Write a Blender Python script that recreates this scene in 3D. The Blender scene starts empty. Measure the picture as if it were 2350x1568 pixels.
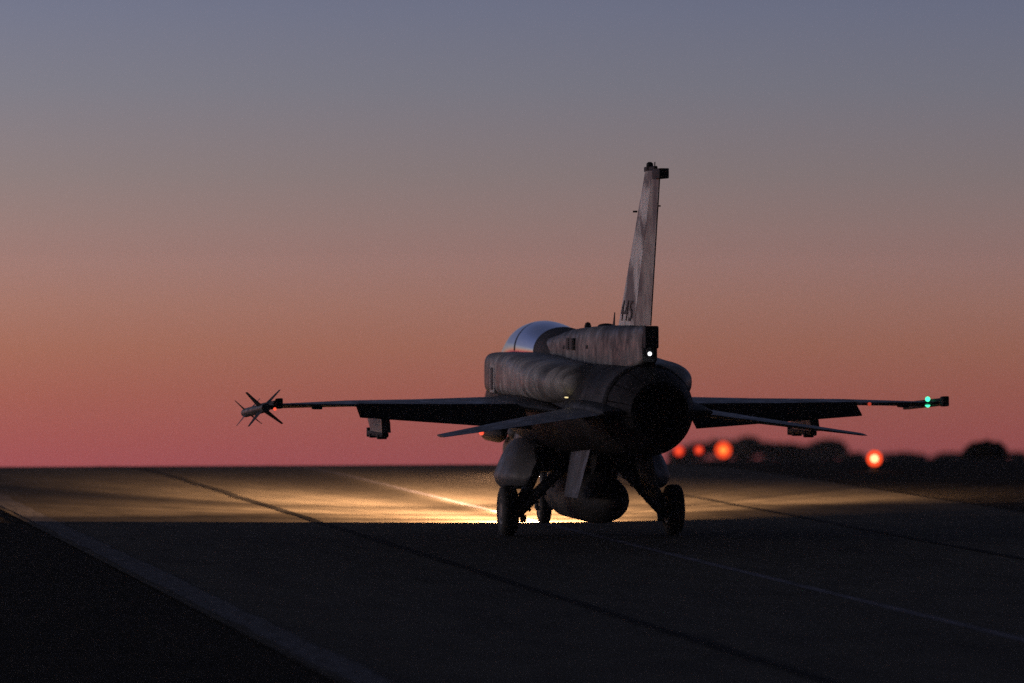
import bpy, bmesh, math, random
from mathutils import Vector, Matrix, noise as mnoise
R = math.radians
random.seed(7)
scene = bpy.context.scene
COL = scene.collection

# ------------------------------------------------------------------ camera
CAM = Vector((-14.25, -81.5, 3.51))
YAW = R(9.15)
FPX = 13500.0                      # focal length in pixels of a 2350 px wide frame
cd = bpy.data.cameras.new('camera')
cam = bpy.data.objects.new('camera', cd)
COL.objects.link(cam)
cam.location = CAM
cam.rotation_euler = (R(90) - math.atan(129 / FPX), 0, -YAW)
cd.sensor_width = 36
cd.lens = FPX / 2350 * 36
cd.clip_start = 0.5
cd.clip_end = 20000
cd.dof.use_dof = True
cd.dof.focus_distance = 78.0
cd.dof.aperture_fstop = 1.25
scene.camera = cam

# ------------------------------------------------------------------ colour management, world, sun
scene.view_settings.view_transform = 'Standard'
scene.view_settings.look = 'None'
scene.view_settings.exposure = 0.0
scene.view_settings.gamma = 1.0
scene.cycles.use_denoising = False
scene.cycles.sample_clamp_indirect = 0.4
scene.cycles.use_light_tree = False

def lin(r, g, b):
    f = lambda c: (c / 255 / 12.92) if c <= 10 else ((c / 255 + 0.055) / 1.055) ** 2.4
    return (f(r), f(g), f(b), 1)

SUN_AZ = R(-66)                    # from +Y towards +X: the afterglow lies to the left of the taxiway
w = bpy.data.worlds.new('World')
scene.world = w
w.use_nodes = True
nt = w.node_tree
nt.nodes.clear()
N = nt.nodes.new
L = nt.links.new
def wmath(op, a, b=None, clamp=False):
    n = N('ShaderNodeMath'); n.operation = op; n.use_clamp = clamp
    for i, v in enumerate((a, b)):
        if v is None: continue
        if isinstance(v, (int, float)): n.inputs[i].default_value = v
        else: L(v, n.inputs[i])
    return n.outputs[0]
tc = N('ShaderNodeTexCoord')
sep = N('ShaderNodeSeparateXYZ'); L(tc.outputs['Generated'], sep.inputs[0])
zz = sep.outputs['Z']
# elevation ramp, low dusk band (sine of elevation -0.04 .. 0.06)
t = wmath('DIVIDE', wmath('ADD', zz, 0.04), 0.10, True)
def ramp(fac, stops):
    r = N('ShaderNodeValToRGB'); L(fac, r.inputs[0])
    e = r.color_ramp.elements
    while len(e) < len(stops): e.new(0.5)
    for el, (p, c) in zip(e, stops):
        el.position = p; el.color = c
    return r.outputs[0]
def pz(y): return ((655 - y) / FPX + 0.04) / 0.10
HAZE = 0.0002
def sk(y, r, g, b):                # sky colour above the haze layer, brighter than what arrives through it
    p = min(1231, 6.49 / max((655 - y) / FPX, 1e-5)) if y < 655 else 1231
    k = math.exp(0.7 * HAZE * p)
    c = lin(r, g, b)
    return (pz(y), (c[0] * k / .93, c[1] * k / .907, c[2] * k / .878, 1))
low = ramp(t, [sk(1085, 149, 72, 77), sk(1000, 152, 79, 75), sk(900, 153, 88, 75), sk(800, 154, 99, 81), sk(700, 154, 109, 95), sk(600, 150, 115, 107),
               sk(560, 146, 115, 109), sk(500, 141, 117, 113), sk(400, 132, 118, 118), sk(200, 118, 117, 128), sk(20, 108, 112, 132), (1.0, lin(101, 106, 133))])
t2 = wmath('DIVIDE', wmath('SUBTRACT', zz, 0.05), 0.95, True)
t2 = wmath('POWER', t2, 0.6)
high = ramp(t2, [(0.0, lin(101, 106, 133)), (0.3, lin(86, 96, 136)), (0.5, lin(60, 66, 88)), (1.0, lin(44, 46, 54))])
mx = N('ShaderNodeMix'); mx.data_type = 'RGBA'
L(wmath('GREATER_THAN', zz, 0.05), mx.inputs['Factor'])
L(low, mx.inputs['A']); L(high, mx.inputs['B'])
base = mx.outputs['Result']
# the afterglow: brighter and more orange towards the set sun, low in the sky
vd = N('ShaderNodeVectorMath'); vd.operation = 'DOT_PRODUCT'
L(tc.outputs['Generated'], vd.inputs[0]); vd.inputs[1].default_value = (math.sin(SUN_AZ), math.cos(SUN_AZ), 0)
dt = vd.outputs['Value']
g2 = wmath('POWER', wmath('MAXIMUM', dt, 0.0), 3.0)
fall = wmath('POWER', 2.718, wmath('MULTIPLY', wmath('POWER', wmath('MAXIMUM', zz, 0.0), 2.0), -22.0))
glow = wmath('MULTIPLY', g2, fall)
def glowch(k): return wmath('ADD', wmath('MULTIPLY', glow, k), 0.80)
cmb = N('ShaderNodeCombineXYZ')
for i, k in enumerate((7.5, 6.6, 5.4)): L(glowch(k), cmb.inputs[i])
mul = N('ShaderNodeVectorMath'); mul.operation = 'MULTIPLY'
L(base, mul.inputs[0]); L(cmb.outputs[0], mul.inputs[1])
# away from the sun the low sky is dimmer
vb = N('ShaderNodeVectorMath'); vb.operation = 'DOT_PRODUCT'
L(tc.outputs['Generated'], vb.inputs[0]); vb.inputs[1].default_value = (-0.05, 0.999, 0)
back = wmath('ADD', wmath('MULTIPLY', wmath('MINIMUM', vb.outputs['Value'], 0.0), 0.95), 1.0)
mul2 = N('ShaderNodeVectorMath'); mul2.operation = 'SCALE'
L(mul.outputs[0], mul2.inputs[0]); L(back, mul2.inputs['Scale'])
bg = N('ShaderNodeBackground'); L(mul2.outputs[0], bg.inputs[0]); bg.inputs[1].default_value = 1.0
sky = N('ShaderNodeTexSky'); sky.sky_type = 'NISHITA'; sky.sun_disc = False
sky.sun_elevation = R(0.0); sky.sun_rotation = SUN_AZ
bg2 = N('ShaderNodeBackground'); L(sky.outputs[0], bg2.inputs[0]); bg2.inputs[1].default_value = 0.006
add = N('ShaderNodeAddShader'); L(bg.outputs[0], add.inputs[0]); L(bg2.outputs[0], add.inputs[1])
out = N('ShaderNodeOutputWorld'); L(add.outputs[0], out.inputs[0])

sd = bpy.data.lights.new('sun', 'SUN')
sd.energy = 0.42
sd.angle = R(14)
sd.color = (1.0, 0.80, 0.64)
sun = bpy.data.objects.new('sun', sd); COL.objects.link(sun)
sv = Vector((math.sin(R(-82)) * math.cos(R(3)), math.cos(R(-82)) * math.cos(R(3)), math.sin(R(3))))
sun.rotation_euler = sv.to_track_quat('Z', 'Y').to_euler()

# ------------------------------------------------------------------ materials
def mat(name, rgb, rough=0.6, metal=0.0, spec=0.5, emit=None, strength=0.0):
    m = bpy.data.materials.new(name); m.use_nodes = True
    b = m.node_tree.nodes['Principled BSDF']
    b.inputs['Base Color'].default_value = (*rgb, 1)
    b.inputs['Roughness'].default_value = rough
    b.inputs['Metallic'].default_value = metal
    b.inputs['Specular IOR Level'].default_value = spec
    if emit:
        b.inputs['Emission Color'].default_value = (*emit, 1)
        b.inputs['Emission Strength'].default_value = strength
    return m
class G:
    """small node-graph helper on a material"""
    def __init__(s, m): s.m = m; s.t = m.node_tree; s.b = s.t.nodes['Principled BSDF']; s.c = s.t.nodes.new('ShaderNodeTexCoord').outputs['Object']
    def n(s, k, **kw):
        x = s.t.nodes.new(k)
        for a, v in kw.items(): setattr(x, a, v)
        return x
    def l(s, a, b): s.t.links.new(a, b)
    def map(s, scale=(1, 1, 1), rot=(0, 0, 0)):
        x = s.n('ShaderNodeMapping'); s.l(s.c, x.inputs[0]); x.inputs['Scale'].default_value = scale; x.inputs['Rotation'].default_value = rot
        return x.outputs[0]
    def noise(s, scale, detail=4, vec=None, rough=0.55):
        x = s.n('ShaderNodeTexNoise'); s.l(vec or s.c, x.inputs['Vector'])
        x.inputs['Scale'].default_value = scale; x.inputs['Detail'].default_value = detail; x.inputs['Roughness'].default_value = rough
        return x.outputs[0]
    def ramp(s, f, stops, interp='LINEAR'):
        r = s.n('ShaderNodeValToRGB'); s.l(f, r.inputs[0]); r.color_ramp.interpolation = interp
        e = r.color_ramp.elements
        while len(e) < len(stops): e.new(0.5)
        for el, (p, c) in zip(e, stops):
            el.position = p; el.color = (*c, 1) if len(c) == 3 else c
        return r.outputs[0]
    def mix(s, f, a, b, blend='MIX'):
        x = s.n('ShaderNodeMix', data_type='RGBA', blend_type=blend)
        for k, v in (('Factor', f), ('A', a), ('B', b)):
            if isinstance(v, (int, float)): x.inputs[k].default_value = v
            elif isinstance(v, tuple): x.inputs[k].default_value = (*v, 1) if len(v) == 3 else v
            else: s.l(v, x.inputs[k])
        return x.outputs['Result']
    def bump(s, h, strength=0.3, dist=0.02):
        x = s.n('ShaderNodeBump'); s.l(h, x.inputs['Height']); x.inputs['Strength'].default_value = strength; x.inputs['Distance'].default_value = dist
        s.l(x.outputs[0], s.b.inputs['Normal'])

def skin(name, dark, light, streak=(6, 6, 0.7), panel=True, rough=0.5, wear=0.5, blocks=0.0):
    m = mat(name, light, rough, 0, 0.22)
    g = G(m)
    camo = g.ramp(g.noise(0.75, 5), [(0.46, (0, 0, 0)), (0.52, (1, 1, 1))])
    col = g.mix(camo, dark, light)
    st = g.ramp(g.noise(2.2, 6, g.map(streak)), [(0.35, (0.55, 0.54, 0.53)), (0.62, (1, 1, 1))])
    col = g.mix(wear, col, st, 'MULTIPLY')
    if panel:
        sx = g.n('ShaderNodeSeparateXYZ'); g.l(g.c, sx.inputs[0])
        fr = g.n('ShaderNodeMath', operation='FRACT')
        sc = g.n('ShaderNodeMath', operation='MULTIPLY'); g.l(sx.outputs['Y'], sc.inputs[0]); sc.inputs[1].default_value = 1.55
        g.l(sc.outputs[0], fr.inputs[0])
        ln = g.ramp(fr.outputs[0], [(0.0, (0.35, 0.35, 0.35)), (0.035, (0.35, 0.35, 0.35)), (0.05, (1, 1, 1)), (1.0, (1, 1, 1))])
        col = g.mix(0.55, col, ln, 'MULTIPLY')
    if blocks:
        bl = g.ramp(g.noise(2.6, 2, g.map((.05, 1, .35))), [(0.40, (0.28, 0.28, 0.28)), (0.425, (0.85, 0.85, 0.85)), (0.49, (0.9, 0.9, 0.9)), (0.505, (0.5, 0.5, 0.5)), (0.55, (0.6, 0.6, 0.6)), (0.565, (1.25, 1.25, 1.25))])
        col = g.mix(blocks, col, bl, 'MULTIPLY')
    g.l(col, g.b.inputs['Base Color'])
    g.l(g.ramp(g.noise(5, 4), [(0.3, (rough - .12,) * 3), (0.7, (rough + .15,) * 3)]), g.b.inputs['Roughness'])
    return m

M = {}
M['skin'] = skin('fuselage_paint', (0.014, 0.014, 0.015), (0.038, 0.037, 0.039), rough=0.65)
M['belly'] = skin('belly_paint', (0.04, 0.037, 0.035), (0.08, 0.075, 0.07), streak=(0.8, 0.8, 5))
M['tankside'] = skin('conformal_tank_paint', (0.08, 0.077, 0.075), (0.17, 0.165, 0.16), streak=(3, 3, 0.4), wear=0.85, blocks=0.8)
M['cft'] = skin('shoulder_tank_paint', (0.17, 0.165, 0.16), (0.36, 0.35, 0.34), streak=(2, 2, 0.3), wear=0.9, blocks=0.6)
M['fuselage_grey'] = skin('ventral_fin_paint', (0.05, 0.05, 0.052), (0.085, 0.085, 0.088), panel=False, wear=0.6)
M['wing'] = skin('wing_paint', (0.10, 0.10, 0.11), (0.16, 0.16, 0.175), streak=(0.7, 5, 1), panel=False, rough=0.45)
M['tank'] = skin('drop_tank_paint', (0.02, 0.02, 0.021), (0.04, 0.04, 0.042), panel=False, rough=0.7, wear=0.3)
M['door'] = skin('gear_door_paint', (0.095, 0.095, 0.105), (0.125, 0.125, 0.14), panel=False, wear=0.4)
M['pylon'] = skin('pylon_paint', (0.2, 0.2, 0.2), (0.3, 0.29, 0.28), streak=(3, 3, 1), panel=False)
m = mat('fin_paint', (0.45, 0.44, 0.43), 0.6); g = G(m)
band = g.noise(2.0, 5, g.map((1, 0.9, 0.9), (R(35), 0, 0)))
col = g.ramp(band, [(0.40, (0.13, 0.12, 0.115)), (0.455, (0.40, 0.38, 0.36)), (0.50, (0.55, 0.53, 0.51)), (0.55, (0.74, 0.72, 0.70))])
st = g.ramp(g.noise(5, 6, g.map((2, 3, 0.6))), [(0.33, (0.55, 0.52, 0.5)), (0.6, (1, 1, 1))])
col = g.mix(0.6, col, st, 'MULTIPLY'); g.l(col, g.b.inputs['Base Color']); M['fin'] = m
m = mat('rudder_paint', (0.3, 0.27, 0.25), 0.6); g = G(m)
col = g.ramp(g.noise(1.7, 5, g.map((1, 1.2, 0.9), (R(30), 0, 0))), [(0.40, (0.075, 0.062, 0.06)), (0.48, (0.21, 0.18, 0.16)), (0.58, (0.34, 0.31, 0.28))])
g.l(col, g.b.inputs['Base Color']); M['rudder'] = m
m = mat('nozzle_metal', (0.035, 0.034, 0.036), 0.7, 0.1, 0.1); g = G(m)
g.l(g.ramp(g.noise(9, 4, g.map((3, 0.4, 3))), [(0.35, (0.006, 0.006, 0.006)), (0.65, (0.022, 0.02, 0.022))]), g.b.inputs['Base Color']); M['nozzle'] = m
M['soot'] = mat('soot_black', (0.004, 0.004, 0.004), 0.9, 0, 0.05)  # nozzle throat black, also the painted shade of the wheel wells
m = mat('strut_paint', (0.16, 0.16, 0.16), 0.5); g = G(m)
g.l(g.ramp(g.noise(14, 4), [(0.35, (0.07, 0.07, 0.07)), (0.65, (0.2, 0.2, 0.2))]), g.b.inputs['Base Color']); M['strut'] = m
m = mat('tyre_rubber', (0.018, 0.018, 0.019), 0.8); g = G(m)
g.l(g.ramp(g.noise(20, 4), [(0.35, (0.012, 0.012, 0.012)), (0.7, (0.035, 0.034, 0.032))]), g.b.inputs['Base Color']); M['tyre'] = m
M['rim'] = mat('rim_paint', (0.07, 0.07, 0.07), 0.45)
M['dark'] = mat('dark_fairing', (0.022, 0.022, 0.024), 0.7, 0, 0.2)
M['flap'] = mat('flaperon_paint', (0.010, 0.010, 0.011), 0.8, 0, 0.05)
M['black'] = mat('marking_black', (0.02, 0.02, 0.02), 0.7)
M['pale'] = mat('marking_pale', (0.38, 0.37, 0.36), 0.6)
M['missile'] = skin('missile_paint', (0.06, 0.06, 0.06), (0.11, 0.11, 0.11), panel=False, wear=0.3)
m = mat('canopy_glass', (0.21, 0.25, 0.36), 0.045, 1.0); M['glass'] = m
def emat(name, rgb, s):
    m = mat(name, (0.02, 0.02, 0.02), 0.4, 0, 0.5, rgb, s); m.cycles.emission_sampling = 'NONE'; return m
M['red'] = emat('red_lens', (1, 0.10, 0.05), 1.3)
M['dimred'] = emat('dim_red_lens', (1, 0.10, 0.05), 0.45)
M['green'] = emat('green_lens', (0.06, 0.9, 0.42), 2.2)
M['white'] = emat('white_lens', (0.95, 0.97, 1.0), 1.8)
M['cream'] = emat('formation_strip', (1.0, 0.8, 0.4), 1.1)
M['beam'] = emat('landing_lamp_lens', (1.0, 0.75, 0.4), 3.0)

m = mat('taxiway_asphalt', (0.06, 0.06, 0.062), 0.95, 0, 0.06); g = G(m)
c1 = g.ramp(g.noise(0.35, 5, g.map((1, 0.12, 1))), [(0.3, (0.064, 0.058, 0.047)), (0.7, (0.105, 0.095, 0.077))])
c2 = g.ramp(g.noise(38, 3), [(0.3, (0.7, 0.7, 0.7)), (0.7, (1.15, 1.15, 1.15))])
c3 = g.ramp(g.noise(1.6, 6, g.map((1, 0.3, 1))), [(0.38, (0.72, 0.72, 0.72)), (0.55, (1, 1, 1))])
col = g.mix(1.0, g.mix(0.8, c1, c2, 'MULTIPLY'), c3, 'MULTIPLY')
g.l(col, g.b.inputs['Base Color'])
h = g.mix(0.35, g.noise(2.2, 6, g.map((1, 0.35, 1))), g.noise(60, 2))
g.bump(h, 0.07, 0.02); M['asphalt'] = m
m = mat('worn_white_paint', (0.2, 0.2, 0.22), 0.9, 0, 0.08); g = G(m)
g.l(g.ramp(g.noise(5, 6, g.map((1.5, 0.4, 1))), [(0.36, (0.065, 0.065, 0.07)), (0.68, (0.145, 0.145, 0.165))]), g.b.inputs['Base Color']); M['line'] = m
m = mat('centre_line_paint', (0.2, 0.2, 0.24), 0.9, 0, 0.08); g = G(m)
g.l(g.ramp(g.noise(3, 6, g.map((1.5, 0.3, 1))), [(0.34, (0.085, 0.085, 0.10)), (0.62, (0.18, 0.175, 0.22))]), g.b.inputs['Base Color']); M['cline'] = m
M['seam'] = mat('tar_seam', (0.008, 0.008, 0.008), 0.9, 0, 0.05)
m = mat('verge_soil', (0.025, 0.024, 0.02), 1.0, 0, 0.02); g = G(m)
g.l(g.ramp(g.noise(0.9, 8, None, 0.7), [(0.3, (0.016, 0.015, 0.013)), (0.7, (0.042, 0.037, 0.030))]), g.b.inputs['Base Color'])
g.bump(g.noise(6, 6), 0.6, 0.1); M['soil'] = m
def leafmat(name, a, b):
    m = mat(name, a, 0.85, 0, 0.1); g = G(m)
    g.l(g.ramp(g.noise(1.4, 3), [(0.35, a), (0.65, b)]), g.b.inputs['Base Color']); return m
M['leaf'] = leafmat('scrub_foliage', (0.10, 0.082, 0.065), (0.14, 0.115, 0.09))
M['leafd'] = leafmat('dark_foliage', (0.02, 0.022, 0.015), (0.04, 0.04, 0.026))
M['bark'] = mat('bark', (0.05, 0.04, 0.03), 0.9)

def lerp(a, b, u): return a + (b - a) * u
# ------------------------------------------------------------------ mesh helpers
def obj(name, bm, m, parent=None, smooth=38):
    bmesh.ops.recalc_face_normals(bm, faces=bm.faces)
    for f in bm.faces: f.smooth = smooth > 0
    for e in bm.edges:
        if len(e.link_faces) == 2 and smooth > 0:
            e.smooth = e.calc_face_angle(0) < R(smooth)
    me = bpy.data.meshes.new(name); bm.to_mesh(me); bm.free()
    me.materials.append(m)
    o = bpy.data.objects.new(name, me); COL.objects.link(o)
    if parent: o.parent = parent
    return o
def thing(name, label, cat, loc=(0, 0, 0), group=None):
    o = bpy.data.objects.new(name, None); COL.objects.link(o); o.location = loc
    o['label'] = label; o['category'] = cat
    if group: o['group'] = group
    return o
def struct(name, bm, m):
    o = obj(name, bm, m, None, 60); o['kind'] = 'structure'; return o

def loft(bm, rings, cap0=True, cap1=True, close=True):
    vs = [[bm.verts.new(p) for p in r] for r in rings]
    n = len(vs[0])
    for a, b in zip(vs, vs[1:]):
        for i in range(n if close else n - 1):
            j = (i + 1) % n
            bm.faces.new((a[i], a[j], b[j], b[i]))
    if cap0: bm.faces.new(vs[0][::-1])
    if cap1: bm.faces.new(vs[-1])
    return vs
def sring(Y, cx, zc, wd, hu, hd, n=2.0, k=40):
    r = []
    for i in range(k):
        a = 2 * math.pi * i / k
        c, s = math.cos(a), math.sin(a)
        x = math.copysign(abs(c) ** (2 / n), c) * wd
        z = math.copysign(abs(s) ** (2 / n), s) * (hu if s > 0 else hd)
        r.append(Vector((cx + x, Y, zc + z)))
    return r
def smooth_sections(secs, sub=5):
    """Catmull-Rom through parameter tuples"""
    o = []
    for i in range(len(secs) - 1):
        p0 = secs[max(i - 1, 0)]; p1 = secs[i]; p2 = secs[i + 1]; p3 = secs[min(i + 2, len(secs) - 1)]
        for k in range(sub):
            u = k / sub
            o.append(tuple(0.5 * (2 * b + (c - a) * u + (2 * a - 5 * b + 4 * c - d) * u * u + (3 * b - a - 3 * c + d) * u ** 3)
                           for a, b, c, d in zip(p0, p1, p2, p3)))
    o.append(secs[-1]); return o
def box(bm, c, s, M4=None, bev=0.0):
    ret = bmesh.ops.create_cube(bm, size=1.0)
    mt = Matrix.Translation(c) @ (M4 or Matrix()) @ Matrix.Diagonal((*s, 1))
    bmesh.ops.transform(bm, matrix=mt, verts=ret['verts'])
    if bev:
        es = list({e for v in ret['verts'] for e in v.link_edges})
        bmesh.ops.bevel(bm, geom=es, offset=bev, segments=2, affect='EDGES', profile=0.6)
def tube(bm, pts, rad, k=12):
    pts = [Vector(p) for p in pts]
    if not isinstance(rad, (list, tuple)): rad = [rad] * len(pts)
    rings = []
    for i, p in enumerate(pts):
        d = (pts[min(i + 1, len(pts) - 1)] - pts[max(i - 1, 0)]).normalized()
        u = d.cross(Vector((0, 0, 1)))
        if u.length < 1e-3: u = d.cross(Vector((1, 0, 0)))
        u.normalize(); v = d.cross(u)
        rings.append([p + (u * math.cos(2 * math.pi * j / k) + v * math.sin(2 * math.pi * j / k)) * rad[i] for j in range(k)])
    loft(bm, rings)
def lathe(bm, axis_o, axis_d, prof, k=32):
    """prof: (distance along the axis, radius)"""
    d = Vector(axis_d).normalized()
    u = d.cross(Vector((0, 0, 1)))
    if u.length < 1e-3: u = Vector((1, 0, 0))
    u.normalize(); v = d.cross(u)
    rings = [[Vector(axis_o) + d * a + (u * math.cos(2 * math.pi * j / k) + v * math.sin(2 * math.pi * j / k)) * max(r, 1e-4) for j in range(k)] for a, r in prof]
    loft(bm, rings)
def ball(bm, c, r, scale=(1, 1, 1), seg=20):
    ret = bmesh.ops.create_uvsphere(bm, u_segments=seg, v_segments=seg // 2 + 2, radius=1)
    bmesh.ops.transform(bm, matrix=Matrix.Translation(c) @ Matrix.Diagonal((r * scale[0], r * scale[1], r * scale[2], 1)), verts=ret['verts'])
def foil(c, n=14, te=0.0):
    """half thickness (0..1) along chord fraction c"""
    return max(math.sin(math.pi * min(1, c) ** 0.62), 0) ** 0.85 * (1 - te) + te * min(1, c * 3) if 0 < c < 1 else (te if c >= 1 else 0.0)
def panel(bm, secs, up, n=12, te=0.0):
    """aerofoil-section surface; secs: (LE, TE, max thickness)"""
    cs = [0.5 - 0.5 * math.cos(math.pi * i / n) for i in range(n + 1)]
    rings = []
    up = Vector(up)
    for le, tr, th in secs:
        le, tr = Vector(le), Vector(tr)
        ax = tr - le
        u = (up - ax * (up.dot(ax) / ax.length_squared)).normalized()
        top = [le + ax * c + u * (th / 2 * foil(c, te=te) + 0.0008) for c in cs]
        bot = [le + ax * c - u * (th / 2 * foil(c, te=te) + 0.0008) for c in cs[::-1]]
        rings.append(top + bot)
    loft(bm, rings)

# ------------------------------------------------------------------ terrain
def sstep(a, b, x):
    u = min(1, max(0, (x - a) / (b - a))); return u * u * (3 - 2 * u)
K_CREST, Y_CREST = 0.00105, 25.0
def ground_z(x, y):
    tt = y - Y_CREST
    if tt <= 0: return 0.0
    ang = math.atan2(x - CAM.x, y - CAM.y) - YAW
    px = 1175 + FPX * math.tan(max(-1.2, min(1.2, ang)))
    cap = 0.06 + (0.0298 - 0.06) * sstep(1380, 1620, px)
    tcap = cap / (2 * K_CREST)
    z = -K_CREST * tt * tt if tt < tcap else -K_CREST * tcap * tcap - cap * (tt - tcap)
    return z
def sheet(xs, ys, dz, rough=0.0):
    bm = bmesh.new()
    g_ = []
    for y in ys:
        row = []
        for x in xs:
            z = ground_z(x, y) + dz
            if rough and (abs(x) > 9.0):
                z += rough * (mnoise.fractal(Vector((x * 0.25, y * 0.25, 0)), 1.0, 2.0, 4)) * min(1, (abs(x) - 9.0) / 3)
            row.append(bm.verts.new((x, y, z)))
        g_.append(row)
    for a, b in zip(g_, g_[1:]):
        for i in range(len(a) - 1):
            bm.faces.new((a[i], a[i + 1], b[i + 1], b[i]))
    return bm
def frange(a, b, s):
    o = []; v = a
    while v < b: o.append(v); v += s
    o.append(b); return o
xs = [-1000, -600, -300, -150, -90, -60, -45] + frange(-36, 60, 1.5) + [66, 75, 88, 105, 130, 170, 230, 320, 450, 700, 1000]
ys = [-700, -400, -200, -120, -90] + frange(-80, 20, 4) + frange(22, 120, 2) + frange(126, 330, 8) + [350, 400, 460, 540, 640, 800, 1100]
struct('ground', sheet(xs, ys, -0.02, 0.10), M['soil'])
tx = frange(-7.5, 8.0, 0.62)
ty = frange(-130, 20, 3) + frange(21, 110, 1.5) + frange(115, 300, 6)
struct('taxiway', sheet(tx, ty, 0.0), M['asphalt'])
def stripe(name, x, wd, y0, y1, m, dz, wob=0.0):
    bm = bmesh.new(); prev = None
    for y in frange(y0, y1, 1.2):
        ww = wd * (1 + 0.35 * mnoise.noise(Vector((x * 3, y * 0.7, 5)))) if wob else wd
        xo = wob * mnoise.noise(Vector((x, y * 0.35, 0)))
        a = bm.verts.new((x + xo - ww / 2, y, ground_z(x, y) + dz)); b = bm.verts.new((x + xo + ww / 2, y, ground_z(x, y) + dz))
        if prev: bm.faces.new((prev[0], prev[1], b, a))
        prev = (a, b)
    return struct(name, bm, m)
stripe('taxiway_centre_line', 0.0, 0.15, -90, 120, M['cline'], 0.004, 0.01)
e = stripe('taxiway_edge_line', -7.2, 0.36, -44.2, 120, M['line'], 0.004, 0.02)
stripe('taxiway_seam', -3.22, 0.16, -90, 120, M['seam'], 0.006, 0.05)
stripe('taxiway_seam', 4.2, 0.14, -90, 120, M['seam'], 0.006, 0.05)

# ------------------------------------------------------------------ the fighter jet
jet = thing('fighter_jet', 'grey two-seat fighter jet taxiing away with a tall pale tail fin and lit wingtips', 'jet', (0, 0, 0))

# fuselage: nose, shoulders, engine bay
F = [  # Y, zc, half width, up, down, exponent
    (8.9, 1.72, .012, .012, .012, 2), (8.3, 1.74, .19, .17, .16, 2), (7.3, 1.77, .37, .36, .33, 2), (6.2, 1.82, .48, .52, .42, 2.1),
    (5.2, 1.86, .55, .62, .48, 2.2), (4.2, 1.88, .66, .66, .52, 2.3), (2.8, 1.86, .84, .64, .62, 2.5), (1.2, 1.84, .92, .62, .70, 2.6),
    (-.6, 1.84, .90, .62, .70, 2.6), (-2.0, 1.84, .80, .62, .66, 2.4), (-3.2, 1.85, .68, .61, .60, 2.15), (-4.35, 1.85, .585, .585, .575, 2.0)]
bm = bmesh.new()
loft(bm, [sring(y, 0, zc, a, u, d, n) for y, zc, a, u, d, n in smooth_sections(F, 6)])
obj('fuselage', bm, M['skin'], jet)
# intake duct below the cockpit fairing back into the belly, with an open mouth
bm = bmesh.new()
I = [(4.75, 1.08, .50, .24, .30, 2.6), (4.4, 1.09, .54, .30, .335, 2.7), (3.4, 1.14, .60, .40, .36, 2.8), (2.2, 1.2, .64, .5, .34, 2.8), (.6, 1.3, .62, .5, .26, 2.6), (-1.2, 1.4, .5, .4, .2, 2.3)]
outer = [sring(y, 0, zc, a, u, d, n) for y, zc, a, u, d, n in smooth_sections(I, 4)]
inner = [sring(4.75, 0, 1.08, .475, .215, .275, 2.6), sring(3.6, 0, 1.12, .45, .2, .25, 2.6)]
loft(bm, outer[::-1] + inner)
obj('air_intake', bm, M['belly'], jet)
# targeting pod and chin bump with the red navigation light
bm = bmesh.new()
lathe(bm, (-.68, 5.2, 1.33), (0, -1, 0), [(0, .02), (.08, .1), (.3, .13), (1.2, .135), (1.5, .09), (1.6, .02)], 20)
box(bm, (-.6, 4.5, 1.38), (.2, .9, .12), None, .02)
obj('sensor_pod', bm, M['dark'], jet)
bm = bmesh.new(); ball(bm, (-.84, 4.6, 1.325), .036, (1, 1.2, 1)); obj('navigation_light', bm, M['red'], jet)
bm = bmesh.new(); ball(bm, (-.55, 3.2, 1.36), .12, (1, 1.6, 1)); obj('intake_bulge', bm, M['belly'], jet)
# pitot probe
bm = bmesh.new(); tube(bm, [(0, 8.8, 1.72), (0, 9.5, 1.71)], [.025, .012], 8); obj('pitot_probe', bm, M['strut'], jet)

# canopy, frame and the fairing behind the rear seat
C = [(6.35, 2.26, .10, .03, .05, 2), (5.9, 2.36, .36, .22, .1, 2), (5.2, 2.48, .42, .40, .16, 2.05), (4.3, 2.545, .452, .435, .2, 2.05), (3.4, 2.55, .455, .425, .2, 2.05), (2.1, 2.54, .43, .34, .2, 2.05)]
bm = bmesh.new(); loft(bm, [sring(y, 0, zc, a, u, d, n, 56) for y, zc, a, u, d, n in smooth_sections(C, 7)])
can = obj('canopy', bm, M['glass'], jet)
bm = bmesh.new()
def arch(bm, y, zc, a, u, n, wd, th):
    r0 = [p for p in sring(y + wd / 2, 0, zc, a + th, u + th, .1, n, 56)][:29]
    r1 = [Vector((p.x, y - wd / 2, p.z)) for p in r0]
    r2 = [Vector((p.x * .97, y - wd / 2, zc + (p.z - zc) * .97)) for p in r0]
    r3 = [Vector((p.x, y + wd / 2, p.z)) for p in r2]
    loft(bm, [r0, r1, r2, r3, r0], False, False, False)
arch(bm, 3.92, 2.548, .456, .433, 2.05, .06, .008)
obj('canopy_bow', bm, M['dark'], can)
bm = bmesh.new()
K = [(2.3, 2.54, .448, .37, .2, 2.05), (2.0, 2.53, .44, .355, .2, 2.1), (1.6, 2.5, .45, .36, .2, 2.3), (1.0, 2.45, .38, .36, .2, 2.4)]
loft(bm, [sring(y, 0, zc, a, u, d, n, 48) for y, zc, a, u, d, n in smooth_sections(K, 4)])
obj('canopy_fairing', bm, M['dark'], jet)

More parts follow.
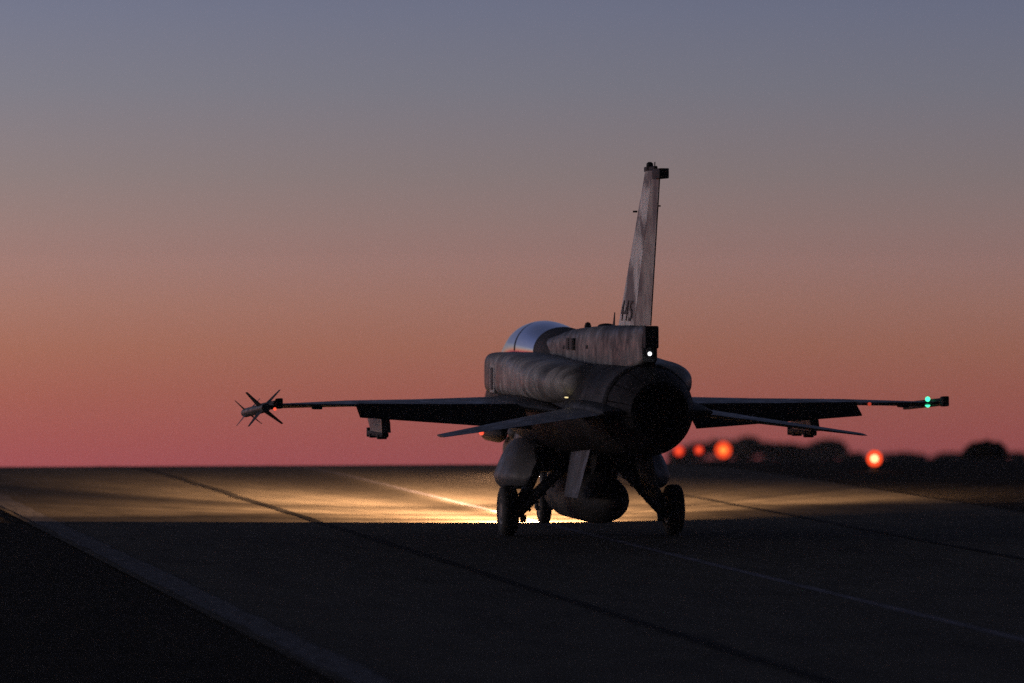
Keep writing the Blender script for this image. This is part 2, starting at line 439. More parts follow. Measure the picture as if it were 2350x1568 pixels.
# dorsal spine
S = [(2.7, 2.46, .375, .2, .2, 5), (2.62, 2.46, .41, .245, .24, 5), (1.1, 2.5, .39, .31, .3, 5), (0, 2.5, .36, .40, .3, 5), (-1.8, 2.5, .31, .455, .3, 5), (-3.2, 2.5, .23, .47, .2, 5), (-4.0, 2.54, .16, .43, .16, 5), (-4.5, 2.58, .11, .39, .10, 5), (-4.54, 2.58, .10, .38, .09, 5)]
bm = bmesh.new()
SS = [S[0]] + smooth_sections(S[1:-1], 5) + [S[-1]]
loft(bm, [sring(y, 0, zc, a, u, max(d, .01), n, 48) for y, zc, a, u, d, n in SS])
sp = obj('dorsal_spine', bm, M['tankside'], jet)
bm = bmesh.new(); box(bm, (-.352, -.35, 2.69), (.03, .62, .17), None, .004)
for k in range(2): box(bm, (-.366, -.2 - .32 * k, 2.69), (.02, .18, .15))
obj('cooling_vent', bm, M['black'], sp)
for yy, zz_ in ((1.45, 2.62), (.15, 2.64), (-1.5, 2.66)):
    bm = bmesh.new(); box(bm, (-lerp(.385, .315, (1.45 - yy) / 3), yy, zz_), (.03, .10, .05), None, .004); obj('access_latch', bm, M['black'], sp)
bm = bmesh.new(); lathe(bm, (-.06, -.1, 2.88), (0, 0, 1), [(0, .05), (.06, .05), (.10, .035), (.115, .005)], 16); obj('beacon', bm, M['dark'], sp)
bm = bmesh.new(); ball(bm, (0, -1.25, 2.945), .12, (1, 1.2, .32)); obj('antenna_dome', bm, M['dark'], sp)
bm = bmesh.new(); panel(bm, [((0, -1.78, 2.94), (0, -1.92, 2.94), .03), ((0, -1.9, 3.14), (0, -1.93, 3.14), .012)], (1, 0, 0)); obj('blade_antenna', bm, M['dark'], sp)
bm = bmesh.new(); box(bm, (0, -4.62, 2.82), (.185, .2, .30), None, .02); obj('tail_housing', bm, M['dark'], sp)
bm = bmesh.new(); box(bm, (0, -4.52, 2.62), (.11, .18, .1), None, .02); obj('tail_light_mount', bm, M['dark'], sp)
bm = bmesh.new(); ball(bm, (-.02, -4.66, 2.60), .028, (1, .8, 1)); obj('tail_light', bm, M['white'], sp)

# tail fin
FIN_LE0, FIN_TE0 = Vector((0, -2.18, 2.93)), Vector((0, -4.62, 2.95))
FIN_LE1, FIN_TE1 = Vector((0, -4.22, 5.03)), Vector((0, -5.30, 5.03))
HIN = 0.60
bm = bmesh.new()
panel(bm, [(lerp(FIN_LE0, FIN_LE1, u), lerp(lerp(FIN_LE0, FIN_TE0, HIN), lerp(FIN_LE1, FIN_TE1, HIN), u), lerp(.13, .06, u)) for u in (0, .33, .66, 1)], (1, 0, 0), te=.75)
fin = obj('tail_fin', bm, M['fin'], jet)
bm = bmesh.new()
def finpt(c, u): return lerp(lerp(FIN_LE0, FIN_TE0, c), lerp(FIN_LE1, FIN_TE1, c), u)
rings = []
for u in (.012, .35, .7, .985):
    a, b = finpt(HIN + .008, u), finpt(1, u); th = lerp(.097, .045, u) / 2
    rings.append([a + Vector((-th, 0, 0)), b + Vector((-.008, 0, 0)), b + Vector((.008, 0, 0)), a + Vector((th, 0, 0))])
loft(bm, rings)
obj('rudder', bm, M['rudder'], fin)
bm = bmesh.new(); box(bm, (0, -5.33, 4.98), (.13, .52, .135), None, .012); obj('warning_antenna', bm, M['dark'], fin)
bm = bmesh.new(); box(bm, (0, -4.62, 5.055), (.05, .75, .07), None, .015)
lathe(bm, (0, -4.55, 5.05), (0, 0, 1), [(0, .05), (.08, .045), (.10, .02)], 12); tube(bm, [(0, -4.9, 5.05), (0, -4.92, 5.14)], .008, 6)
obj('fin_cap', bm, M['dark'], fin)
bm = bmesh.new(); tube(bm, [(-.02, -3.74, 4.50), (-.075, -3.72, 4.5)], .013, 8); obj('fin_probe', bm, M['dark'], fin)
bm = bmesh.new(); tube(bm, [(.02, -4.9, 4.56), (.075, -4.93, 4.56)], .010, 8); obj('fin_probe', bm, M['dark'], fin)
# number on the left of the fin
tcv = bpy.data.curves.new('fin_number', 'FONT'); tcv.body = '445'; tcv.size = .40; tcv.space_character = 1.16; tcv.shear = 0.0; tcv.extrude = .003; tcv.offset = .0
tob = bpy.data.objects.new('fin_number', tcv); COL.objects.link(tob)
bpy.context.view_layer.update()
tme = bpy.data.meshes.new_from_object(tob.evaluated_get(bpy.context.evaluated_depsgraph_get()))
bpy.data.objects.remove(tob)
tbm = bmesh.new(); tbm.from_mesh(tme)
bmesh.ops.subdivide_edges(tbm, edges=[e for e in tbm.edges if e.calc_length() > .08], cuts=2)
for v in tbm.verts:
    x, y = v.co.x, v.co.y
    x *= 1.3; Y = -2.66 - x - y * .55; Z = 3.03 + y
    u = (Z - 2.94) / 2.09
    le, te_ = finpt(0, u), finpt(HIN, u)
    c = (le.y - Y) / (le.y - te_.y)
    hx = lerp(.13, .06, u) / 2 * foil(c, te=.75) + .0008
    v.co = Vector((-(hx + .004 + (v.co.z + .003)), Y, Z))
obj('fin_number', tbm, M['black'], fin, 0)

# conformal tanks, both shoulders
def conformal(s):
    T = [(4.3, 2.15, .60, .02, .06, .06, 2), (4.0, 2.17, .66, .13, .2, .18, 2.2), (3.3, 2.21, .70, .26, .29, .26, 3), (2.6, 2.22, .70, .40, .325, .29, 5),
         (1.0, 2.21, .66, .44, .33, .29, 4.5), (-.6, 2.20, .65, .48, .29, .30, 3.0), (-1.5, 2.19, .64, .49, .28, .31, 2.4), (-2.0, 2.18, .61, .45, .26, .30, 2.3), (-2.4, 2.18, .57, .36, .25, .26, 2.1), (-2.65, 2.17, .55, .22, .16, .17, 2), (-2.75, 2.17, .54, .04, .03, .03, 2)]
    bm = bmesh.new()
    loft(bm, [sring(y, s * cx, zc, a, u, d, max(n, 2), 40) for y, zc, cx, a, u, d, n in smooth_sections(T, 5)])
    o = obj('conformal_tank', bm, M['cft'], jet)
    bm = bmesh.new(); box(bm, (s * 1.099, 1.9, 2.17), (.02, .42, .40), None, .006)
    pn = obj('panel_frame', bm, M['pale'], o)
    bm = bmesh.new(); box(bm, (s * 1.107, 1.9, 2.17), (.02, .22, .32), None, .004); obj('panel_slot', bm, M['black'], o)
    return o
conformal(-1); conformal(1)
for s, yy in ((-1, -2.55), (1, -1.9)):
    bm = bmesh.new(); box(bm, (s * .80, yy - .1, 1.985), (.04, .10, .018), None, .01); obj('formation_light', bm, M['cream'], jet)

# wings, leading edge extensions, flaperons
def wing(s):
    bm = bmesh.new()
    z0, z1 = 1.85, 1.87
    panel(bm, [((s * .75, 2.75, z0 + .01), (s * .75, -1.02, z0 - .01), .17), ((s * 1.2, 2.30, z0 + .005), (s * 1.2, -1.05, z0 - .01), .15), ((s * 2.4, 1.30, z0), (s * 2.4, -1.16, z0), .115), ((s * 3.52, .36, z1 - .01), (s * 3.52, -1.30, z1), .085)], (0, 0, 1), te=.35)
    panel(bm, [((s * 3.522, .36, z1 - .01), (s * 3.522, -1.72, z1 + .005), .085), ((s * 4.6, -.54, z1 - .045), (s * 4.6, -1.75, z1 + .012), .06)], (0, 0, 1), te=.2)
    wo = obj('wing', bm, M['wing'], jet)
    bm = bmesh.new()
    def fl(x, y, z, ch, th, ang):
        a = Vector((x, y, z)); d = Vector((0, -math.cos(ang), -math.sin(ang))); u = Vector((0, -math.sin(ang), math.cos(ang)))
        return [a + u * th, a + d * .12 * ch + u * th, a + d * ch + u * .01, a + d * ch - u * .01, a - u * th]
    loft(bm, [fl(s * 1.15, -1.07, z0 - .014, .86, .026, R(20)), fl(s * 3.51, -1.325, z1 - .004, .46, .015, R(20))])
    obj('flaperon', bm, M['flap'], wo, 30)
    bm = bmesh.new()
    panel(bm, [((s * .45, 5.2, 1.87), (s * .45, .8, 1.86), .10), ((s * .72, 4.1, 1.86), (s * .72, .8, 1.86), .09), ((s * .98, 3.0, 1.855), (s * .98, .8, 1.855), .07), ((s * 1.22, 2.32, 1.852), (s * 1.22, .8, 1.852), .04)], (0, 0, 1))
    obj('leading_edge_extension', bm, M['wing'], wo)
    # rounded root fairing
    bm = bmesh.new()
    Q = [(2.6, 1.84, .9, .1, .03, .03, 2), (1.6, 1.86, .95, .24, .09, .06, 2), (.2, 1.86, .98, .30, .11, .08, 2), (-1.0, 1.85, .96, .27, .09, .1, 2), (-1.9, 1.82, .9, .12, .05, .06, 2), (-2.3, 1.8, .86, .02, .02, .02, 2)]
    loft(bm, [sring(y, s * cx, zc, a, u, d, n, 28) for y, zc, cx, a, u, d, n in smooth_sections(Q, 5)])
    obj('root_fairing', bm, M['skin'], wo)
    # tip rail and its fairing, slightly nose-down
    bm = bmesh.new()
    rot = Matrix.Rotation(R(-2.6), 4, 'X')
    box(bm, (s * 4.645, -.75, 1.845), (.075, 2.5, .105), rot, .012)
    box(bm, (s * 4.645, -1.92, 1.90), (.085, .2, .14), rot, .015)
    obj('wingtip_rail', bm, M['dark'], wo)
    bm = bmesh.new(); box(bm, (s * 4.1, -1.72, 1.84), (.12, .25, .05), None, .012); obj('actuator_fairing', bm, M['dark'], wo)
    if s > 0:
        bm = bmesh.new(); ball(bm, (4.55, -1.3, 1.92), .035); ball(bm, (4.55, -1.3, 1.84), .035); obj('navigation_light', bm, M['green'], wo)
        bm = bmesh.new(); ball(bm, (3.62, -1.74, 1.862), .026); obj('marker_light', bm, M['dimred'], wo)  # small glowing ball stands for a red glint at the trailing edge
    else:
        bm = bmesh.new(); ball(bm, (-4.70, -1.9, 1.825), .022); obj('navigation_light', bm, M['red'], wo)
    # underwing pylon with its empty rack
    bm = bmesh.new()
    px = s * 3.03
    Pr = [((1.05, 1.78), (-.72, 1.80), .05), ((.85, 1.62), (-.86, 1.60), .062), ((.55, 1.47), (-.92, 1.47), .062)]
    rings = []
    for (yf, zf), (yr, zr), hw in Pr:
        rings.append([Vector((px - .01, yf, zf)), Vector((px - hw, yf - .3, zf)), Vector((px - hw, yr, zr)), Vector((px + hw, yr, zr)), Vector((px + hw, yf - .3, zf)), Vector((px + .01, yf, zf))])
    loft(bm, rings)
    py = obj('pylon', bm, M['pylon'], wo, 20)
    bm = bmesh.new()
    box(bm, (px, -.05, 1.435), (.10, 1.5, .07), None, .02)
    box(bm, (px - .02, .72, 1.44), (.06, .10, .13), None, .01); box(bm, (px, -.45, 1.40), (.13, .12, .06), None, .01); box(bm, (px, .35, 1.40), (.13, .12, .06), None, .01)
    obj('bomb_rack', bm, M['dark'], py)
    return wo
lw = wing(-1); rw = wing(1)

# stabilisers
for s in (-1, 1):
    bm = bmesh.new()
    panel(bm, [((s * .62, -2.55, 1.845), (s * .62, -5.0, 1.815), .12), ((s * 1.5, -3.25, 1.71), (s * 1.5, -5.05, 1.695), .09), ((s * 2.84, -4.42, 1.525), (s * 2.84, -5.12, 1.515), .035)], (s * .16, 0, 1))
    obj('horizontal_stabiliser', bm, M['wing'], jet)
    bm = bmesh.new()
    Q = [(-2.2, 1.83, .72, .05, .05, .06, 2), (-3.0, 1.84, .68, .16, .12, .13, 2.4), (-4.2, 1.84, .62, .17, .10, .11, 2.8), (-5.0, 1.83, .60, .15, .05, .05, 3), (-5.15, 1.83, .60, .14, .02, .02, 3)]
    loft(bm, [sring(y, s * cx, zc, a, u, d, n, 24) for y, zc, cx, a, u, d, n in smooth_sections(Q, 4)])
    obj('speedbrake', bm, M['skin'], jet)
    bm = bmesh.new()
    panel(bm, [((s * .42, -.85, 1.22), (s * .42, -2.35, 1.26), .05), ((s * .58, -1.15, .59), (s * .58, -2.25, .60), .025)], (1, 0, .25))
    obj('ventral_fin', bm, M['fuselage_grey'], jet)

# engine nozzle: collar, petals, dark throat
bm = bmesh.new()
lathe(bm, (0, -4.30, 1.85), (0, -1, 0), [(0, .55), (.02, .615), (.14, .615), (.18, .59), (.21, .5), (0, .5)], 48)
nz = obj('nozzle_collar', bm, M['nozzle'], jet)
bm = bmesh.new()
kk = 15
for i in range(kk):
    a0, a1 = 2 * math.pi * (i + .03) / kk, 2 * math.pi * (i + .97) / kk
    rings = []
    for d, r in ((.15, .58), (.38, .56), (.62, .51), (.84, .445), (1.0, .385)):
        ring = []
        for rr in (r, r - .025):
            for a in ((a0, (a0 + a1) / 2, a1) if rr == r else (a1, (a0 + a1) / 2, a0)):
                bulge = .006 if a == (a0 + a1) / 2 and rr == r else 0
                ring.append(Vector(((rr + bulge) * math.cos(a), -4.30 - d, 1.85 + (rr + bulge) * math.sin(a))))
        rings.append(ring)
    loft(bm, rings)
obj('nozzle_petals', bm, M['nozzle'], jet, 30)
bm = bmesh.new()
lathe(bm, (0, -4.35, 1.85), (0, -1, 0), [(0, .53), (.12, .53), (.38, .52), (.62, .47), (.84, .405), (.97, .35), (.96, .34), (.3, .40), (.1, .3), (.08, .001)], 40)
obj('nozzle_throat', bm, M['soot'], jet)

# left wingtip missile on its rail
msl = thing('missile', 'short pale missile with cross fins hanging from the left wingtip rail of the jet', 'missile', (-4.84, -1.9, 1.84))
msl.rotation_euler = (R(-2.9), 0, 0)
bm = bmesh.new()
lathe(bm, (0, 0, 0), (0, 1, 0), [(-.16, .02), (-.16, .058), (-.12, .064), (2.25, .064), (2.42, .05), (2.5, .02), (2.51, .002)], 20)
mb = obj('missile_body', bm, M['missile'], msl)
bm = bmesh.new(); box(bm, (.1, .9, .02), (.09, 1.2, .05), None, .01); obj('hanger', bm, M['dark'], msl)
for k in range(4):
    a = R(45 + 90 * k + 4); d = Vector((math.cos(a), 0, math.sin(a))); nrm = Vector((-math.sin(a), 0, math.cos(a)))
    bm = bmesh.new()
    panel(bm, [(d * .05 + Vector((0, .52, 0)), d * .05 + Vector((0, -.08, 0)), .02), (d * .325 + Vector((0, .14, 0)), d * .325 + Vector((0, -.08, 0)), .012)], nrm)
    obj('tail_fin', bm, M['dark'], msl)
    bm = bmesh.new()
    panel(bm, [(d * .05 + Vector((0, 2.12, 0)), d * .05 + Vector((0, 1.9, 0)), .012), (d * .25 + Vector((0, 1.97, 0)), d * .25 + Vector((0, 1.9, 0)), .006)], nrm)
    obj('front_fin', bm, M['missile'], msl)

# centreline tank under the belly
tank = thing('drop_tank', 'large grey fuel tank slung under the belly of the jet between its main wheels', 'fuel tank', (0, .6, .52))
bm = bmesh.new()
lathe(bm, (0, 2.55, .02), (0, -1, 0), [(0, .01), (.12, .09), (.5, .2), (1.0, .31), (1.5, .355), (3.6, .36), (4.1, .342), (4.55, .295), (4.9, .215), (5.08, .13), (5.16, .055), (5.175, .002)], 40)
obj('tank_body', bm, M['tank'], tank)
bm = bmesh.new()
px_ = [((1.4, .30), (-1.1, .30), .07), ((1.2, .46), (-1.4, .46), .075), ((1.0, .66), (-1.6, .66), .08)]
rings = []
for (yf, zf), (yr, zr), hw in px_:
    rings.append([Vector((-.01, yf, zf)), Vector((-hw, yf - .3, zf)), Vector((-hw, yr, zr)), Vector((hw, yr, zr)), Vector((hw, yf - .3, zf)), Vector((.01, yf, zf))])
loft(bm, rings)
obj('tank_pylon', bm, M['dark'], tank, 20)

# landing gear
def wheel(c, rad, wid, parent, side):
    bm = bmesh.new()
    h = wid / 2
    lathe(bm, (c[0], c[1], c[2]), (1, 0, 0), [(-h * .8, rad * .55), (-h * .97, rad * .66), (-h, rad * .80), (-h * .86, rad * .92), (-h * .6, rad * .985), (-h * .3, rad), (-h * .27, rad * .985), (-h * .2, rad * .985), (-h * .17, rad), (h * .17, rad), (h * .2, rad * .985), (h * .27, rad * .985), (h * .3, rad), (h * .6, rad * .985), (h * .86, rad * .92), (h, rad * .80), (h * .97, rad * .66), (h * .8, rad * .55)], 48)
    obj('tyre', bm, M['tyre'], parent)
    bm = bmesh.new()
    lathe(bm, (c[0], c[1], c[2]), (1, 0, 0), [(-h * .84, rad * .2), (-h * .84, rad * .3), (-h * .6, rad * .36), (-h * .86, rad * .5), (-h * .86, rad * .56), (h * .86, rad * .56), (h * .86, rad * .5), (h * .6, rad * .36), (h * .84, rad * .3), (h * .84, rad * .2)], 32)
    obj('rim', bm, M['rim'], parent)
def main_gear(s):
    bm = bmesh.new()
    ax = (s * .98, 0, .34)
    tube(bm, [(s * .36, -.12, 1.0), (s * .62, -.08, .75), (s * .92, -.02, .44), (s * 1.03, 0, .34)], [.072, .075, .085, .09], 14)   # inner brace
    tube(bm, [(s * .70, .05, 1.25), (s * .78, .03, .95), (s * .95, 0, .56), (s * .99, 0, .42)], [.085, .08, .075, .07], 14)          # outer leg
    tube(bm, [(s * .5, .85, 1.15), (s * .97, .05, .42)], [.05, .055], 10)                                                           # forward drag link
    tube(bm, [(s * .96, 0, .345), (s * 1.16, 0, .345)], [.10, .09], 16)
    box(bm, (s * .86, -.09, .54), (.07, .06, .09), Matrix.Rotation(s * R(-35), 4, 'Y'), .008)
    box(bm, (s * .66, -.16, .78), (.10, .05, .06), Matrix.Rotation(s * R(-40), 4, 'Y'), .008)
    box(bm, (s * .98, -.10, .24), (.09, .05, .10), None, .01)
    for k in range(6):
        u = k / 5
        box(bm, (s * lerp(.45, 1.0, u), -.13, lerp(.86, .30, u) - .055), (.04, .05, .03), Matrix.Rotation(s * R(45), 4, 'Y'), .004)
    ml = obj('main_landing_gear', bm, M['strut'], jet)
    bm = bmesh.new()
    tube(bm, [(s * .5, -.18, .97), (s * .58, -.2, .86), (s * .74, -.17, .72), (s * .86, -.12, .60), (s * .98, -.1, .5), (s * 1.02, -.06, .43)], .011, 6)
    tube(bm, [(s * .82, -.04, .70), (s * .9, -.12, .61), (s * .93, -.12, .50)], .009, 6)
    tube(bm, [(s * .99, .04, .6), (s * 1.08, -.02, .55), (s * 1.07, 0, .45)], .012, 6)
    obj('brake_hose', bm, M['black'], ml)
    wheel((s * 1.18, 0, .3525), .3525, .235, ml, s)
    # bulged wheel-well door hanging outboard
    bm = bmesh.new()
    D_ = [(2.0, 1.02, .80, .03, .16, .18, 3), (1.7, 1.0, .92, .12, .28, .26, 2.8), (1.1, .98, 1.0, .225, .37, .35, 2.8), (.5, .98, 1.0, .235, .37, .35, 2.6), (.15, .97, .97, .20, .34, .32, 2.4), (-.1, .95, .92, .09, .26, .25, 2.2), (-.22, .94, .90, .02, .12, .1, 2)]
    rings = [sring(y, s * cx, zc, a, u, d, max(n, 2), 32) for y, zc, cx, a, u, d, n in smooth_sections(D_, 5)]
    for r_ in rings:
        for p in r_: p.x -= s * .42 * max(0, p.z - .80)      # leans inboard towards its hinge
    loft(bm, rings)
    obj('wheel_well_door', bm, M['door'], jet)
for s in (-1, 1): main_gear(s)
for s in (-1, 1):
    bm = bmesh.new(); box(bm, (s * .56, .25, 1.08), (.52, 1.0, .34), None, .05); obj('wheel_well', bm, M['soot'], jet)  # solid black box stands for the shade inside the wheel well
    bm = bmesh.new(); box(bm, (s * .31, .35, .97), (.045, 1.5, .36), Matrix.Rotation(s * R(9), 4, 'Y'), .015); obj('inner_gear_door', bm, M['dark'], jet)  # dark panel added to fill the gap where lit ground showed through
bm = bmesh.new()
NY = 4.0
tube(bm, [(0, NY + .25, 1.2), (0, NY + .05, .6), (0, NY, .42)], [.06, .055, .05], 12)
tube(bm, [(0, NY + 1.0, 1.1), (0, NY + .12, .62)], .03, 8)
tube(bm, [(-.12, NY, .42), (.12, NY, .42)], .05, 10); tube(bm, [(-.115, NY, .44), (-.115, NY, .2285)], .03, 8); tube(bm, [(.115, NY, .44), (.115, NY, .2285)], .03, 8)
tube(bm, [(-.13, NY, .2285), (.13, NY, .2285)], .035, 10)
ng = obj('nose_landing_gear', bm, M['strut'], jet)
wheel((0, NY, .2285), .2285, .17, ng, 0)
# landing lamp in the nose gear door
bm = bmesh.new(); box(bm, (-.30, NY + .3, 1.06), (.035, .95, .34), Matrix.Rotation(R(8), 4, 'Y'), .01)
dr = obj('nose_gear_door', bm, M['belly'], jet)
bm = bmesh.new(); lathe(bm, (-.17, NY + .08, .74), (0, 1, 0), [(0, .03), (.03, .075), (.12, .09), (.125, .08), (.05, .05), (.03, .005)], 20)
lh = obj('landing_lamp', bm, M['dark'], dr)
bm = bmesh.new(); lathe(bm, (-.17, NY + .19, .74), (0, 1, 0), [(0, .078), (.012, .07), (.018, .01)], 20); obj('lamp_lens', bm, M['beam'], lh)
def spot(name, power, size, blend, az, el, sx=1.0, sy=1.0, rays=0.0, col=(1.0, .525, .245), rad=.03):
    ld = bpy.data.lights.new(name, 'SPOT'); ld.energy = power; ld.spot_size = R(size); ld.spot_blend = blend; ld.color = col; ld.shadow_soft_size = rad
    o = bpy.data.objects.new(name, ld); COL.objects.link(o)
    o.location = (-.17, NY + .24, .74); o.parent = jet
    o.rotation_euler = (R(90 + el), 0, -R(az)); o.scale = (sx, sy, 1)
    if rays:          # the fluted lens breaks the fan of light into rays
        ld.use_nodes = True; t_ = ld.node_tree; em = t_.nodes['Emission']
        ge = t_.nodes.new('ShaderNodeNewGeometry'); sx_ = t_.nodes.new('ShaderNodeSeparateXYZ'); t_.links.new(ge.outputs['Incoming'], sx_.inputs[0])
        at = t_.nodes.new('ShaderNodeMath'); at.operation = 'ARCTAN2'; t_.links.new(sx_.outputs['X'], at.inputs[0]); t_.links.new(sx_.outputs['Y'], at.inputs[1])
        no = t_.nodes.new('ShaderNodeTexNoise'); no.noise_dimensions = '1D'; no.inputs['Scale'].default_value = 7.0; no.inputs['Detail'].default_value = 5
        t_.links.new(at.outputs[0], no.inputs['W'])
        mr = t_.nodes.new('ShaderNodeMapRange'); mr.inputs[1].default_value = .36; mr.inputs[2].default_value = .62; mr.inputs[3].default_value = 1 - rays; mr.inputs[4].default_value = 1 + rays
        t_.links.new(no.outputs[0], mr.inputs[0]); t_.links.new(mr.outputs[0], em.inputs['Strength'])
spot('landing_beam_spill', 4600, 157, .06, 0, 0)
spot('landing_beam_near', 22000, 110, 1.0, 0, -15, 1, .17, .3)
spot('landing_beam_mid', 75000, 96, 1.0, 2, -8, 1, .09, .4)
spot('landing_beam_fan', 165000, 74, 1.0, 18, -4.0, 1, .048, .35)
spot('landing_beam_core', 330000, 38, 1.0, -5, -3.8, 1, .155, .45)
spot('landing_beam_side', 26000, 64, 1.0, -40, -4.5, 1, .11, .15)

# ------------------------------------------------------------------ background: lamps and scrub on the right
def at_px(px, dist):
    a = YAW + math.atan((px - 1175) / FPX)
    x = CAM.x + math.sin(a) * dist; y = CAM.y + math.cos(a) * dist
    return x, y
def zpx(y, dist): return CAM.z - (y - 655) / FPX * dist
def halo_mat(name, edge, es, alpha):  # see-through emission for the glow around a lamp
    m = bpy.data.materials.new(name); m.use_nodes = True; m.cycles.emission_sampling = 'NONE'; t_ = m.node_tree; t_.nodes.clear()
    em = t_.nodes.new('ShaderNodeEmission'); em.inputs[0].default_value = (*edge, 1); em.inputs[1].default_value = es
    tr = t_.nodes.new('ShaderNodeBsdfTransparent'); mx_ = t_.nodes.new('ShaderNodeMixShader'); mx_.inputs[0].default_value = alpha
    o_ = t_.nodes.new('ShaderNodeOutputMaterial')
    t_.links.new(tr.outputs[0], mx_.inputs[1]); t_.links.new(em.outputs[0], mx_.inputs[2]); t_.links.new(mx_.outputs[0], o_.inputs[0]); return m
M['globe_red'] = halo_mat('red_glass_globe', (1.0, .05, .02), 0.9, .55)
M['globe_org'] = halo_mat('orange_glass_globe', (1.0, .075, .02), 1.2, .6)
M['bulb_red'] = emat('red_bulb', (1.0, .12, .04), 1.6)
M['bulb_yel'] = emat('yellow_bulb', (1.0, .42, .06), 2.2)
M['bulb_wht'] = emat('white_bulb', (1.0, .78, .36), 3.2)
def lamp(px, py, dist, dia_px, bulb_fr, gm, bmat_, label):
    x, y = at_px(px, dist); z = zpx(py, dist); gz = ground_z(x, y) - .05
    r = dia_px / 2 / FPX * dist
    t_ = thing('airfield_lamp', label, 'lamp', (x, y, gz), 'glowing lamps beyond the taxiway edge')
    h = z - gz
    bm = bmesh.new(); tube(bm, [(0, 0, 0), (0, 0, h - r * .9)], .035, 8); lathe(bm, (0, 0, 0), (0, 0, 1), [(0, .12), (.05, .12), (.07, .04)], 12); obj('post', bm, M['black'], t_)
    bm = bmesh.new(); ball(bm, (0, 0, h), r, (1, 1, 1.05), 28); gl = obj('globe', bm, gm, t_)  # glowing ball stands for the halo of light round the bulb
    bm = bmesh.new(); ball(bm, (0, 0, h), r * bulb_fr, (1, 1, 1), 20); obj('bulb', bm, bmat_, gl)
    return t_
lamp(1558, 1035, 165, 25, .5, M['globe_red'], M['bulb_red'], 'dim red lamp glowing right beside the jet nozzle, leftmost of the lamps')
lamp(1604, 1033, 165, 21, .5, M['globe_red'], M['bulb_red'], 'smallest dim red lamp, between a red lamp and a large orange one')
lamp(1660, 1033, 160, 38, .42, M['globe_org'], M['bulb_yel'], 'large orange lamp with a yellow centre below the right wing')
lamp(2007, 1052, 112, 38, .52, M['globe_org'], M['bulb_wht'], 'white-hot orange-rimmed lamp standing alone far right of the jet')

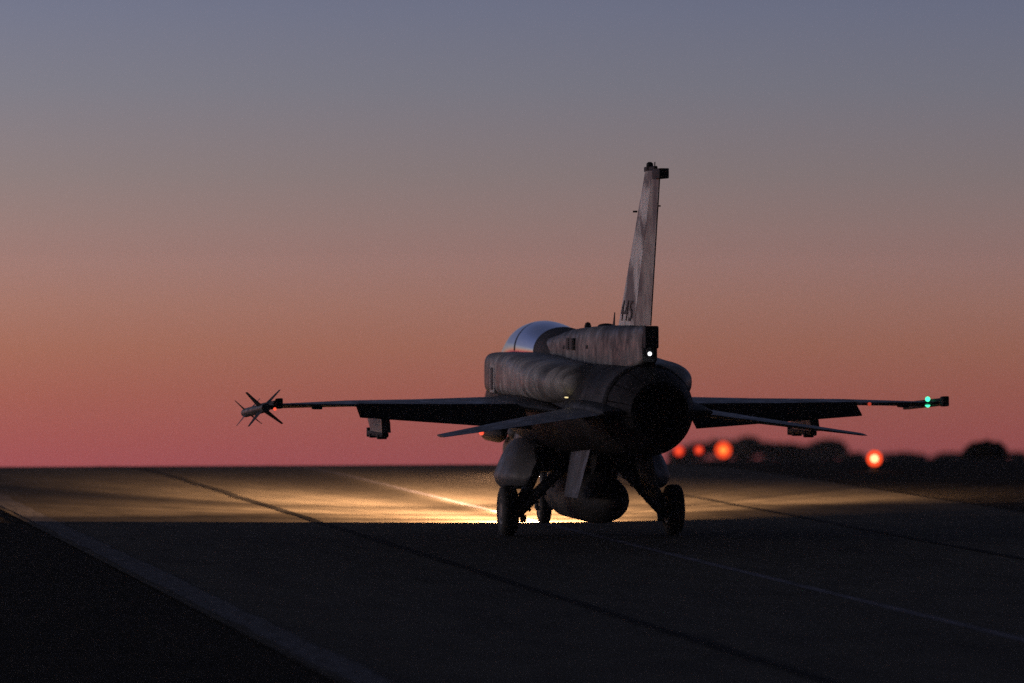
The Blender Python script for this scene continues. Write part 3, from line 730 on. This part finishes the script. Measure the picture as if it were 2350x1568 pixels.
def shrub(px, top, dist, wpx, label, leaf, dense=1600, round_=False, seed=0):
    rnd = random.Random(seed)
    x, y = at_px(px, dist); gz = ground_z(x, y) - .05
    H = max(zpx(top, dist) - gz, .5); W = wpx / FPX * dist / 2
    t_ = thing('shrub', label, 'shrub', (x, y, gz), 'dark shrubs on the skyline')
    bm = bmesh.new()
    for k in range(5):
        a = rnd.uniform(0, 6.28); rr = W * rnd.uniform(.2, .6)
        tube(bm, [(0, 0, 0), (math.cos(a) * rr * .4, math.sin(a) * rr * .4, H * .35), (math.cos(a) * rr, math.sin(a) * rr, H * .75)], [.05, .03, .012], 6)
    obj('stems', bm, M['bark'], t_)
    bm = bmesh.new()
    cl = []
    for k in range(7 if round_ else 11):
        a = rnd.uniform(0, 6.28); q = rnd.uniform(0, .62)
        cl.append((Vector((math.cos(a) * W * q, math.sin(a) * W * q, H * (rnd.uniform(.3, .72) if not round_ else rnd.uniform(.25, .5)))), W * rnd.uniform(.3, .48) if not round_ else W * .6, H * (.3 if not round_ else .5)))
    for k in range(dense):
        c, rw_, rh_ = rnd.choice(cl)
        d = Vector((rnd.gauss(0, 1), rnd.gauss(0, 1), rnd.gauss(0, 1))).normalized() * (rnd.random() ** .4)
        p = c + Vector((d.x * rw_, d.y * rw_, d.z * rh_))
        if p.z < .02: p.z = .02 + rnd.random() * .2
        if p.z > H: p.z = H - rnd.random() * .2
        s_ = rnd.uniform(.08, .19) * max(W, 1) ** .5
        q = Matrix.Rotation(rnd.uniform(0, 6.28), 3, 'Z') @ Matrix.Rotation(rnd.uniform(-1.2, 1.2), 3, 'X')
        u, v = q @ Vector((s_, 0, 0)), q @ Vector((0, s_ * .6, 0))
        bm.faces.new([bm.verts.new(p - u), bm.verts.new(p - v), bm.verts.new(p + u), bm.verts.new(p + v)])
    obj('foliage', bm, leaf, t_, 0)
shrub(2260, 1006, 230, 100, 'round dark dome-shaped shrub alone on the skyline at far right', M['leafd'], 3200, True, 3)
shrub(1727, 998, 480, 150, 'tall wide shrub just right of the large orange lamp', M['leaf'], 3600, False, 5)
shrub(1815, 1020, 400, 66, 'small darker shrub in front of the lighter scrub below the right stabiliser', M['leafd'], 1800, True, 8)
shrub(1903, 1008, 500, 130, 'broad loose shrub under the tip of the right stabiliser', M['leaf'], 3600, False, 11)
shrub(1850, 1018, 520, 130, 'low shrub filling the gap between two broader shrubs', M['leaf'], 3200, False, 13)
shrub(1645, 1008, 500, 140, 'wide shrub behind the two small red lamps', M['leaf'], 3600, False, 17)
shrub(1560, 1012, 520, 130, 'shrub half hidden behind the dark nozzle of the jet', M['leaf'], 3200, False, 19)
shrub(1783, 1014, 540, 120, 'pale shrub seen between the tall wide shrub and the small dark one', M['leaf'], 3200, False, 21)
shrub(1965, 1038, 460, 100, 'low shrub left of the lone white-hot lamp', M['leaf'], 2200, False, 23)
shrub(2080, 1056, 460, 140, 'flat scrubby bush right of the lone white-hot lamp', M['leafd'], 1300, False, 29)
shrub(2190, 1053, 480, 110, 'flat scrubby bush left of the dome-shaped shrub', M['leafd'], 1200, False, 31)
shrub(2340, 1050, 430, 70, 'flat scrubby bush at the right edge of the view', M['leafd'], 1200, False, 37)

# ------------------------------------------------------------------ dusk haze: one even box of air round everything
bm = bmesh.new(); box(bm, (0, 200, -37), (2100, 1900, 94))
hm = bpy.data.materials.new('haze'); hm.use_nodes = True; t_ = hm.node_tree; t_.nodes.clear()
pv = t_.nodes.new('ShaderNodeVolumePrincipled'); pv.inputs['Color'].default_value = (.85, .8, .8, 1); pv.inputs['Density'].default_value = HAZE; pv.inputs['Anisotropy'].default_value = .2
o_ = t_.nodes.new('ShaderNodeOutputMaterial'); t_.links.new(pv.outputs[0], o_.inputs['Volume'])
hz = obj('haze', bm, hm, None, 0); hz['kind'] = 'stuff'
